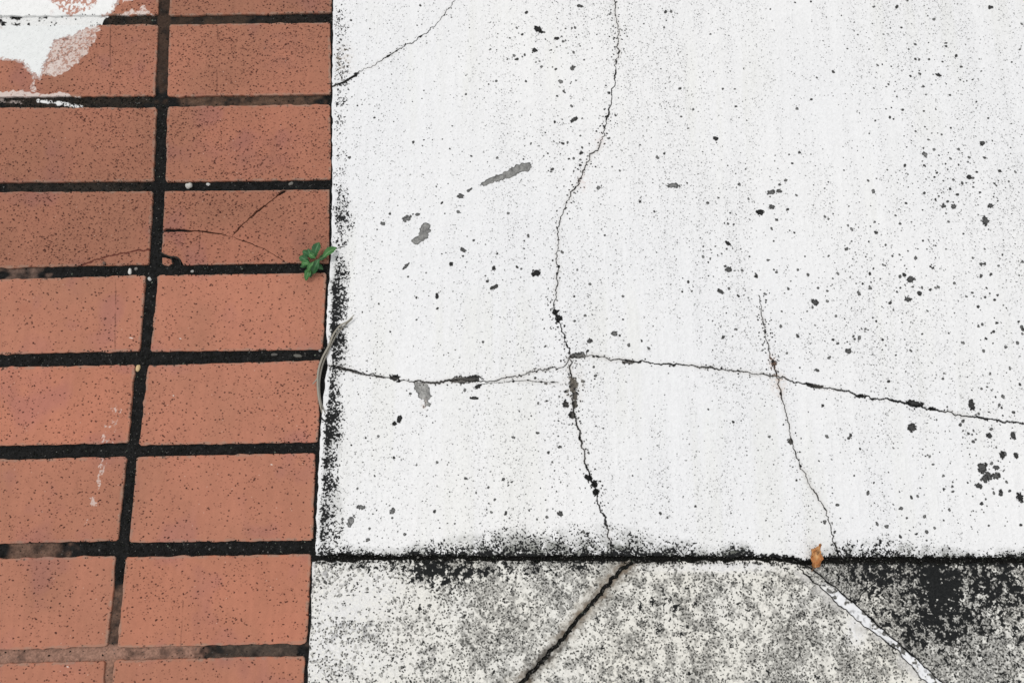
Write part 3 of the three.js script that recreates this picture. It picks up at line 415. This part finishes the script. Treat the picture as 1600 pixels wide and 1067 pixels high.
{
  const R = rng(47);
  ALL_BRICKS.forEach((q, i) => {
    const m = brickMats[Math.floor(R() * 5)], up = 0.0008 * (R() - 0.5), tilt = [(R() - 0.5) * 0.008, (R() - 0.5) * 0.012];
    if (q === RIGHT[3]) {                                              // broken into pieces
      const b = new THREE.Group(); b.name = 'brick'; b.userData.label = 'red brick cracked into three pieces with a chipped corner'; pavement.add(b);
      const fork = P(362, 370), c1 = rough([P(254, 360), P(285, 360), P(320, 362), P(345, 366), fork], 0.004, 0.001, 71), c2 = rough([fork, P(376, 352), P(398, 333), P(424, 313), P(446, 297)], 0.004, 0.0014, 72), c3 = rough([fork, P(390, 380), P(420, 393), P(447, 411)], 0.004, 0.0012, 73);
      const o = (l, s, w) => offsetLine(l, s, w, l !== c1, l === c1, l === c1 ? 0.9 : 4);
      const rev = (l) => l.slice().reverse();
      const L = q[0], T = q[1], B = q[2], K2 = q[3];
      mesh('brick_piece', slabGeo([...rough([c1[0], L], 0.006, 0.0006, 1), ...rough([L, c2[c2.length - 1]], 0.006, 0.0006, 2).slice(1), ...rev(o(c2, -1, 0.0038)).slice(1), ...rev(o(c1, -1, 0.0046)).slice(1, -1)].reverse(), 0.0006, 0.03, 0.0005, brickSheet), m, b);
      mesh('brick_piece', slabGeo([...rough([c2[c2.length - 1], T], 0.006, 0.0006, 3), ...rough([T, B], 0.006, 0.0006, 4).slice(1), ...rough([B, c3[c3.length - 1]], 0.006, 0.0006, 5).slice(1), ...rev(o(c3, -1, 0.002)).slice(1), ...o(c2, 1, 0.0038).slice(1, -1)].reverse(), 0.0001, 0.03, 0.0005, brickSheet), m, b);
      mesh('brick_piece', slabGeo([...o(c1, 1, 0.0046), ...o(c3, 1, 0.002).slice(1), ...rough([c3[c3.length - 1], P(286, 414)], 0.006, 0.0006, 6).slice(1), P(281, 405), P(268, 401), P(252, 396), ...rough([P(252, 396), c1[0]], 0.006, 0.0006, 7).slice(1, -1)], -0.0002, 0.03, 0.0005, brickSheet), m, b);
      mesh('brick_piece', slabGeo(rough([P(252, 402), P(266, 404), P(269, 411), P(261, 415), P(252, 412), P(252, 402)], 0.003, 0.0008, 9).slice(0, -1), -0.0016, 0.02, 0.0004, brickSheet), m, b);
      return;
    }
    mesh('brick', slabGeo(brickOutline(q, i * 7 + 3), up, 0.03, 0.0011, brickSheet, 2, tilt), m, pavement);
  });
}
const slabThing = top(new THREE.Group(), 'white_slab', 'cracked white painted concrete slab right of the red bricks', 'pavement', { kind: 'structure' });
{
  const rev = (l) => l.slice().reverse(), W = 0.0006, join = (...ls) => { const out = []; for (const l of ls) for (const p of l) { const q = out[out.length - 1]; if (!q || Math.hypot(p[0] - q[0], p[1] - q[1]) > 1e-5) out.push(p); } if (Math.hypot(out[0][0] - out[out.length - 1][0], out[0][1] - out[out.length - 1][1]) < 1e-5) out.pop(); return out; };
  const o = (l, s, w = W) => offsetLine(l, s, w, true, true), X = 1.5, ZT = -1.35;
  const piece = (pts, y) => mesh('slab_piece', slabGeo(pts, y, 0.05, 0.00025, slab, 1), slabMat, slabThing);
  piece(join(edgeA, o(crackD, -1)), 0.0010);
  piece(join(edgeB, o(crackB1, -1), rev(o(crackA, 1)), rev(o(crackD, 1))), 0.0012);
  piece(join(o(crackA, -1), o(crackB2, -1), o(crackB3, -1), [[X, ZT]]), 0.0011);
  piece(join(edgeC, botA, rev(o(crackA2, 1)), rev(o(crackB1, 1))), 0.0008);
  piece(join(o(crackA2, -1), botB, rev(o(crackC, 1)), rev(o(crackB2, 1))), 0.0009);
  piece(join(o(crackC, -1), botC, rev(o(crackB3, 1))), 0.0007);
}
const strip = top(new THREE.Group(), 'concrete_strip', 'rough grey speckled concrete strip with diagonal joints below the white slab', 'pavement', { kind: 'structure' });
{
  const Y = -0.0022, rev = (l) => l.slice().reverse(), cut = (l, s, d) => l.map((p, i) => { const a = l[Math.max(i - 1, 0)], b = l[Math.min(i + 1, l.length - 1)], k = Math.hypot(b[0] - a[0], b[1] - a[1]); return [p[0] - (b[1] - a[1]) / k * d * s, p[1] + (b[0] - a[0]) / k * d * s]; });
  const L0 = P(487, 878), end = 0.62, leftSide = rough([L0, P(485, 960), P(479, 1067), P(470, 1200), [-0.31, end]], 0.006, 0.0012, 91);
  const upA = rough([P(985, 878), P(900, 877), P(700, 876), P(600, 876), L0], 0.004, 0.0024, 92), upB = rough([P(993, 880), P(1080, 878), P(1180, 877), P(1232, 879)], 0.004, 0.0022, 93), upC = rough([P(1264, 884), P(1330, 880), P(1450, 880), P(1640, 880), [1.4, P(1640, 880)[1]]], 0.004, 0.0024, 94);
  const zmax = (l) => l.filter((p) => p[1] < end);
  const j1 = zmax(JOINT1), l1 = cut(j1, 1, 0.0026), r1 = cut(j1, -1, 0.0026), sl = zmax(STRIP_L), sr = zmax(STRIP_R);
  const lab = (m, t) => { m.userData.label = t; };
  lab(mesh('concrete_panel', slabGeo([...leftSide, ...rev(l1), ...upA.slice(0, -1)].filter((p, i) => true), Y, 0.045, 0.0008, conc), concMat, strip), 'pale panel with much white paint left beside the bricks');
  lab(mesh('concrete_panel', slabGeo([...upB, ...cut(sl, 1, 0.0006).slice(2), ...rev(r1.slice(1))], Y - 0.0006, 0.045, 0.0008, conc), concMat, strip), 'grey speckled middle panel between the diagonal joints');
  lab(mesh('joint_filler', slabGeo([...cut(sl, -1, 0.0006).slice(2), ...rev(cut(sr, 1, 0.0008).slice(3))], Y + 0.0004, 0.04, 0.0006, conc), concMat, strip), 'diagonal white painted filler strip with dark spots');
  lab(mesh('concrete_panel', slabGeo([...cut(sr, -1, 0.0008).slice(3), [1.4, end], ...rev(upC)], Y - 0.0003, 0.045, 0.0008, conc), concMat, strip), 'right panel blackened by algae along its upper edge');
}

// ---------------------------------------------------------------- moss crumbs in the joints
{
  const R = rng(57), g = new THREE.IcosahedronGeometry(1, 1), p = g.attributes.position; for (let i = 0; i < p.count; i++) { const k = 1 + 0.3 * vn(p.getX(i) * 2 + 9, p.getY(i) * 2 + p.getZ(i) * 3, 3); p.setXYZ(i, p.getX(i) * k, p.getY(i) * k * 0.7, p.getZ(i) * k); }
  g.computeVertexNormals();
  const spots = [], brown = (x, z) => BROWN.some(({ pts, a }) => a > 0.7 && pts.some((q, i) => { if (!i) return false; const [ax, az] = pts[i - 1], bx = q[0] - ax, bz = q[1] - az, t = clamp(((x - ax) * bx + (z - az) * bz) / (bx * bx + bz * bz)); return Math.hypot(x - ax - bx * t, z - az - bz * t) < 0.012; }));
  for (let k = 0; k < 100000 && spots.length < 11000; k++) {
    const z = -0.86 + R() * 1.2, x = -0.87 + R() * 0.64; if (z < 0.08 && x > edgeX(z) + 0.001) continue; if (z >= 0.08 && x > -0.268 - (z - 0.08) * 0.07) continue;
    const host = ALL_BRICKS.find((q) => inPoly(x, z, q)); if (host) { const d = Math.min(...host.map((p, i) => { const e = host[(i + 1) % 4], l = Math.hypot(e[0] - p[0], e[1] - p[1]); return Math.abs((e[0] - p[0]) * (z - p[1]) - (e[1] - p[1]) * (x - p[0])) / l; })); if (d < 0.0016 && R() < 0.75 && vn(x * 40, z * 40, 19) > -0.25 && !brown(x, z)) spots.push([x, 0.0001, z, 0.0004 + 0.0007 * R()]); continue; }
    if ((inPoly(x, z, spillEdge) && R() < 0.93) || (brown(x, z) && R() < 0.93)) continue;
    spots.push([x, -0.0042 + 0.0012 * R(), z, 0.0005 + 0.0012 * R() * R()]);
  }
  for (let k = 0; k < 3600; k++) { const x = -0.27 + R() * 1.12, z = botZ(x) + (R() * 1.5 - 0.25) * 0.008; spots.push([x, (z < botZ(x) + 0.001 || z > botZ(x) + 0.0075 ? 0.0004 : -0.0055 + 0.003 * R()), z, 0.0005 + 0.0011 * R() * R()]); }
  for (let k = 0; k < 1400; k++) { const q = JOINT1[Math.floor(R() * JOINT1.length)]; spots.push([q[0] + (R() - 0.5) * 0.007, -0.0055 + 0.002 * R(), q[1] + (R() - 0.5) * 0.006, 0.0006 + 0.0012 * R()]); }
  const im = new THREE.InstancedMesh(g, new THREE.MeshPhysicalMaterial({ specularIntensity: 0.2, color: 0xffffff, roughness: 1 }), spots.length), M = new THREE.Matrix4(), Q = new THREE.Quaternion(), C = new THREE.Color();
  spots.forEach(([x, y, z, r], i) => { Q.setFromEuler(new THREE.Euler(R() * 6, R() * 6, R() * 6)); M.compose(new THREE.Vector3(x, y, z), Q, new THREE.Vector3(r * (0.8 + 0.6 * R()), r, r)); im.setMatrixAt(i, M); const t = R() < 0.13 ? 0.05 + 0.14 * R() * R() : 0.008 + 0.014 * R(); im.setColorAt(i, C.setRGB(t, t * (R() < 0.2 ? 1.15 : 0.97), t * 0.9)); });
  im.castShadow = im.receiveShadow = true; top(im, 'moss', 'crumbly black moss filling the joints between bricks and slabs', 'moss', { kind: 'stuff' });
}

// ---------------------------------------------------------------- small things lying on the pavement
function taperTube(pts, radii, sides = 7, seg = 60, wob = 0, seed = 0) {
  const c = new THREE.CatmullRomCurve3(pts), fr = c.computeFrenetFrames(seg), pos = [], idx = [];
  for (let i = 0; i <= seg; i++) { const t = i / seg, p = c.getPointAt(t), f = t * (radii.length - 1), k = Math.min(Math.floor(f), radii.length - 2), r = lerp(radii[k], radii[k + 1], f - k) * (1 + wob * vn(t * 24, 3, seed));
    for (let j = 0; j < sides; j++) { const a = j / sides * Math.PI * 2, n = fr.normals[i].clone().multiplyScalar(Math.cos(a) * r).addScaledVector(fr.binormals[i], Math.sin(a) * r).add(p); pos.push(n.x, n.y, n.z); } }
  for (let i = 0; i < seg; i++) for (let j = 0; j < sides; j++) { const a = i * sides + j, b = i * sides + (j + 1) % sides; idx.push(a, b, a + sides, b, b + sides, a + sides); }
  const e = pos.length / 3, p0 = c.getPointAt(0), p1 = c.getPointAt(1); pos.push(p0.x, p0.y, p0.z, p1.x, p1.y, p1.z);
  for (let j = 0; j < sides; j++) idx.push(e, (j + 1) % sides, j, e + 1, seg * sides + j, seg * sides + (j + 1) % sides);
  const g = new THREE.BufferGeometry(); g.setAttribute('position', new THREE.Float32BufferAttribute(pos, 3)); g.setIndex(idx); g.computeVertexNormals(); return g;
}
function blade(from, to, width, arch, seed, colors) {                 // a leaf: folded along the midrib, arched, a little wavy
  const nu = 28, nv = 8, pos = [], col = [], idx = [], d = to.clone().sub(from), len = d.length(), u = d.clone().normalize(), side = new THREE.Vector3(-u.z, 0, u.x).normalize(), R = rng(seed), wav = R() * 9;
  for (let i = 0; i <= nu; i++) for (let j = 0; j <= nv; j++) {
    const t = i / nu, s = j / nv * 2 - 1, w = width * 0.5 * Math.pow(Math.sin(Math.PI * Math.pow(clamp(t * 0.985 + 0.008), 1.25)), 0.75) * (1 + 0.06 * vn(t * 9, s > 0 ? 1 : 5, seed) + 0.2 * (((t * 6.5 + (s > 0 ? 0.3 : 0)) % 1) - 0.5) * sstep(0.3, 1, Math.abs(s)));
    const p = from.clone().addScaledVector(u, t * len).addScaledVector(side, s * w); p.y += arch * Math.sin(Math.PI * t * 0.9) + Math.abs(s) * w * 0.45 + 0.0005 * Math.sin(t * 15 + wav + s * 2) * Math.abs(s) - 0.0025 * t * t;
    pos.push(p.x, p.y, p.z); const vein = Math.max(1 - Math.abs(s) * 7, 0.45 * Math.max(0, 1 - Math.abs(((t * 6 + Math.abs(s) * 1.1) % 1) - 0.5) * 7)), m = clamp(0.5 + 0.5 * vn(t * 5, s * 3, seed + 4)), c = [0, 1, 2].map((k) => lerp(lerp(colors[0][k], colors[1][k], m), colors[2][k], vein * 0.6)); col.push(...c);
  }
  for (let i = 0; i < nu; i++) for (let j = 0; j < nv; j++) { const a = i * (nv + 1) + j; idx.push(a, a + 1, a + nv + 1, a + 1, a + nv + 2, a + nv + 1); }
  const g = new THREE.BufferGeometry(); g.setAttribute('position', new THREE.Float32BufferAttribute(pos, 3)); g.setAttribute('color', new THREE.Float32BufferAttribute(col, 3)); g.setIndex(idx); g.computeVertexNormals(); return g;
}
{ // weed
  const weed = top(new THREE.Group(), 'weed', 'small green weed sprouting from the brick joint beside the white slab', 'weed');
  const o = V3(491, 412, -0.003); weed.position.copy(o); const rel = (px, py, y) => V3(px, py, y).sub(o);
  const lm = new THREE.MeshPhysicalMaterial({ vertexColors: true, roughness: 0.5, side: THREE.DoubleSide }), sm = new THREE.MeshStandardMaterial({ color: new THREE.Color().setRGB(0.10, 0.17, 0.05), roughness: 0.6 });
  const dk = [[0.012, 0.070, 0.018], [0.024, 0.115, 0.030], [0.07, 0.20, 0.06]], lt = [[0.024, 0.115, 0.022], [0.052, 0.18, 0.04], [0.14, 0.29, 0.10]];
  const leaf = (b, t, w, y0, y1, arch, c, seed) => { mesh('leaf', blade(rel(...b, y0), rel(...t, y1), w, arch, seed, c), lm, weed); };
  leaf([490, 405], [498, 378], 0.0125, 0.010, 0.016, 0.003, dk, 1);
  leaf([503, 403], [525, 386], 0.0115, 0.012, 0.010, 0.003, lt, 2);
  leaf([489, 404], [472, 391], 0.009, 0.009, 0.011, 0.002, dk, 3);
  leaf([484, 411], [467, 400], 0.011, 0.008, 0.009, 0.002, dk, 4);
  leaf([487, 415], [468, 416], 0.007, 0.006, 0.006, 0.002, dk, 5);
  leaf([487, 415], [477, 438], 0.0095, 0.009, 0.006, 0.003, lt, 6);
  leaf([499, 404], [488, 428], 0.0125, 0.013, 0.008, 0.003, dk, 7);
  leaf([493, 404], [482, 396], 0.008, 0.013, 0.017, 0.002, lt, 8);
  leaf([491, 408], [479, 424], 0.006, 0.016, 0.014, 0.002, lt, 9);
  leaf([494, 412], [504, 421], 0.007, 0.005, 0.004, 0.002, dk, 10);
  leaf([488, 406], [480, 388], 0.009, 0.010, 0.014, 0.002, dk, 11);
  leaf([486, 413], [470, 410], 0.009, 0.012, 0.013, 0.002, lt, 12);
  leaf([490, 414], [484, 433], 0.008, 0.006, 0.003, 0.002, dk, 13);
  leaf([497, 408], [511, 398], 0.008, 0.006, 0.005, 0.002, dk, 14);
  const stem = (a, b, c, r) => mesh('stem', taperTube([a, b, c], [r, r * 0.8, r * 0.6], 6, 14), sm, weed);
  stem(rel(491, 412, -0.004), rel(491, 410, 0.004), rel(492, 406, 0.011), 0.0011);
  stem(rel(492, 408, 0.009), rel(497, 405, 0.012), rel(505, 402, 0.0125), 0.0007);
  stem(rel(491, 409, 0.007), rel(488, 411, 0.009), rel(484, 412, 0.0085), 0.0007);
  stem(rel(491, 411, 0.005), rel(489, 414, 0.008), rel(486, 417, 0.0092), 0.0007);
}
{ // dry grass stalk of two strands
  const t = top(new THREE.Group(), 'dry_stalk', 'dry greyish grass stalk curving over the edge between bricks and white slab', 'dry stalk');
  const o = V3(500, 575, 0); t.position.copy(o); const rel = (px, py, y) => V3(px, py, y).sub(o);
  const m1 = new THREE.MeshStandardMaterial({ color: new THREE.Color().setRGB(0.31, 0.285, 0.235), roughness: 0.7 }), m2 = new THREE.MeshStandardMaterial({ color: new THREE.Color().setRGB(0.20, 0.185, 0.155), roughness: 0.75 });
  mesh('strand', taperTube([rel(553, 492, 0.0085), rel(543, 502, 0.007), rel(531, 509, 0.0065), rel(521, 522, 0.006), rel(513, 541, 0.006), rel(503, 560, 0.006), rel(497, 580, 0.006), rel(496, 600, 0.0055), rel(498, 622, 0.004), rel(503, 645, 0.0)], [0.0006, 0.0012, 0.0014, 0.0015, 0.0016, 0.0017, 0.0017, 0.0015, 0.0010], 7, 90, 0.12, 1), m1, t);
  mesh('strand', taperTube([rel(551, 497, 0.007), rel(541, 506, 0.0055), rel(529, 518, 0.005), rel(520, 533, 0.0045), rel(512, 550, 0.0042), rel(505, 566, 0.004), rel(500, 585, 0.004), rel(498.5, 605, 0.0038), rel(501, 628, 0.003), rel(508, 646, 0.0005)], [0.0008, 0.0011, 0.0013, 0.0013, 0.0014, 0.0014, 0.0013, 0.0012, 0.0009], 7, 90, 0.12, 2), m2, t);
  mesh('side_shoot', taperTube([rel(496, 590, 0.0055), rel(492, 596, 0.0055), rel(488, 600, 0.006)], [0.001, 0.0009, 0.0007], 6, 10, 0.1, 3), m1, t);
}
{ // dead leaf, curled and standing in the joint
  const t = top(new THREE.Group(), 'dead_leaf', 'crumpled orange brown dead leaf stuck in the joint below the white slab', 'leaf'), o = V3(1274, 880, -0.002); t.position.copy(o);
  const nu = 26, nv = 18, pos = [], col = [], idx = [], base = V3(1272, 886, 0.001).sub(o), tip = V3(1284, 851, 0.020).sub(o), u = tip.clone().sub(base), side = new THREE.Vector3(0.97, 0.05, 0.24).normalize();
  for (let i = 0; i <= nu; i++) for (let j = 0; j <= nv; j++) {
    const a = i / nu, s = j / nv * 2 - 1, lobes = 1 + 0.24 * Math.sin(a * 17 + (s > 0 ? 0.7 : 2.4)) * Math.abs(s);
    const w = 0.0074 * Math.pow(Math.sin(Math.PI * Math.pow(a * 0.97 + 0.02, 0.72)), 0.85) * lobes * (a > 0.72 ? 0.75 : 1), skew = s < 0 ? 0.004 * Math.sin(a * 2.6) : 0;
    const p = base.clone().addScaledVector(u, a).addScaledVector(side, s * w * (a > 0.7 ? 0.8 : 1) - skew * 0.5); p.y += 0.006 * s * s * Math.sin(a * 5 + 0.6) + 0.0055 * fbm(a * 6, s * 3.2, 3, 4) + 0.0016 * Math.sin(a * 19 + s * 4); p.z += 0.002 * vn(a * 6, s * 4, 9);
    pos.push(p.x, p.y, p.z); const m = clamp(0.5 + 0.9 * fbm(a * 6, s * 3, 3, 12)), vein = Math.max(0, 1 - Math.abs(s) * 8) * 0.5, spot = sstep(0.35, 0.6, vn(a * 9 + 3, s * 5, 15)); col.push(...[0, 1, 2].map((k) => lerp(lerp(lerp([0.46, 0.17, 0.05][k], [0.62, 0.33, 0.13][k], m), [0.66, 0.42, 0.2][k], vein), [0.10, 0.035, 0.015][k], spot * 0.8)));
  }
  for (let i = 0; i < nu; i++) for (let j = 0; j < nv; j++) { const a = i * (nv + 1) + j; idx.push(a, a + 1, a + nv + 1, a + 1, a + nv + 2, a + nv + 1); }
  const g = new THREE.BufferGeometry(); g.setAttribute('position', new THREE.Float32BufferAttribute(pos, 3)); g.setAttribute('color', new THREE.Float32BufferAttribute(col, 3)); g.setIndex(idx); g.computeVertexNormals();
  mesh('leaf_blade', g, new THREE.MeshStandardMaterial({ vertexColors: true, roughness: 0.65, side: THREE.DoubleSide }), t);
  mesh('stem', taperTube([base, base.clone().add(new THREE.Vector3(-0.001, -0.001, 0.003)), base.clone().add(new THREE.Vector3(-0.0035, -0.001, 0.006))], [0.0008, 0.0006, 0.0005], 6, 10), new THREE.MeshStandardMaterial({ color: new THREE.Color().setRGB(0.16, 0.08, 0.035), roughness: 0.7 }), t);
}
{ // pebbles and crumbs in the joints
  const stone = (seed, rx, ry, rz) => { const g = new THREE.IcosahedronGeometry(1, 3), p = g.attributes.position; for (let i = 0; i < p.count; i++) { const x = p.getX(i), y = p.getY(i), z = p.getZ(i), k = 1 + 0.22 * vn(x * 1.6 + seed, y * 1.6 + z * 1.3, seed) + 0.06 * vn(x * 5, z * 5 + y * 4, seed + 1); p.setXYZ(i, x * k * rx, y * k * ry, z * k * rz); } g.computeVertexNormals(); return g; };
  for (const [px, py, rx, rz, c, label, seed, turn] of [
    [295, 290, 5.4, 5.0, [0.50, 0.49, 0.45], 'larger round pale pebble in the black joint above the cracked brick', 1, 0.4], [325, 288, 3.6, 2.6, [0.52, 0.51, 0.48], 'smaller pale pebble right of the round pebble above the cracked brick', 2, 0],
    [202, 424, 2.9, 5.2, [0.62, 0.60, 0.56], 'pointed white stone chip in the joint left of the brick crossing', 3, 0.1], [215, 575, 3.2, 5.2, [0.62, 0.45, 0.24], 'yellowish oval seed pebble lying in the upright joint', 4, -0.1],
    [233, 436, 2.6, 3.2, [0.5, 0.5, 0.48], 'tiny pale chip at the brick crossing below the cracked brick', 5, 0.5], [212, 420, 2.4, 2.6, [0.2, 0.19, 0.17], 'tiny grey stone right of the pointed white chip', 6, 0], [162, 411, 2.6, 3.0, [0.13, 0.08, 0.06], 'small brown crumb on the lower edge of the left brick', 7, 0.2],
    [454, 287, 4.2, 2.6, [0.17, 0.16, 0.14], 'small grey stone in the joint at the top of the brick crack', 8, 0.5], [465, 556, 6.5, 2.8, [0.11, 0.105, 0.09], 'flat grey stone in the joint left of the dry stalk', 9, -0.1], [428, 554, 5, 2.2, [0.09, 0.085, 0.075], 'dark grey stone in the joint left of the flat grey stone', 10, 0.1], [300, 424, 2.6, 2.0, [0.34, 0.33, 0.31], 'tiny pale crumb in the joint under the chipped brick corner', 11, 0.3], [500, 548, 2.4, 2.4, [0.28, 0.27, 0.25], 'tiny grey crumb against the white slab beside the dry stalk', 12, 0]]) {
    const m = new THREE.Mesh(stone(seed, rx * 0.00092, Math.min(rx, rz) * 0.0008, rz * 0.00092), new THREE.MeshStandardMaterial({ color: new THREE.Color().setRGB(...c), roughness: 0.75 }));
    m.position.copy(V3(px, py, seed === 7 ? 0.001 : -0.0022)); m.rotation.y = turn; m.castShadow = m.receiveShadow = true; top(m, 'pebble', label, 'pebble', { group: 'pebbles in the brick joints' });
  }
}
{ // rootlet along the chipped brick corner
  const t = top(new THREE.Group(), 'rootlet', 'thin dark rootlet bending around the chipped corner of the cracked brick', 'rootlet'), o = V3(265, 404, 0.001); t.position.copy(o); const rel = (a, b, y) => V3(a, b, y).sub(o), m = new THREE.MeshStandardMaterial({ color: new THREE.Color().setRGB(0.018, 0.016, 0.012), roughness: 0.9 });
  mesh('root', taperTube([rel(249, 394, 0.0005), rel(257, 398, 0.0015), rel(266, 401, 0.0015), rel(275, 402, 0.0012), rel(280, 406, 0.0006), rel(282, 416, -0.003)], [0.0006, 0.0009, 0.0011, 0.0012, 0.0010, 0.0007], 6, 40, 0.3, 5), m, t);
  mesh('root', taperTube([rel(266, 401, 0.0012), rel(268, 407, 0.0006), rel(270, 415, -0.003)], [0.0007, 0.0007, 0.0005], 6, 16, 0.3, 6), m, t);
}
renderer.render(scene, camera);
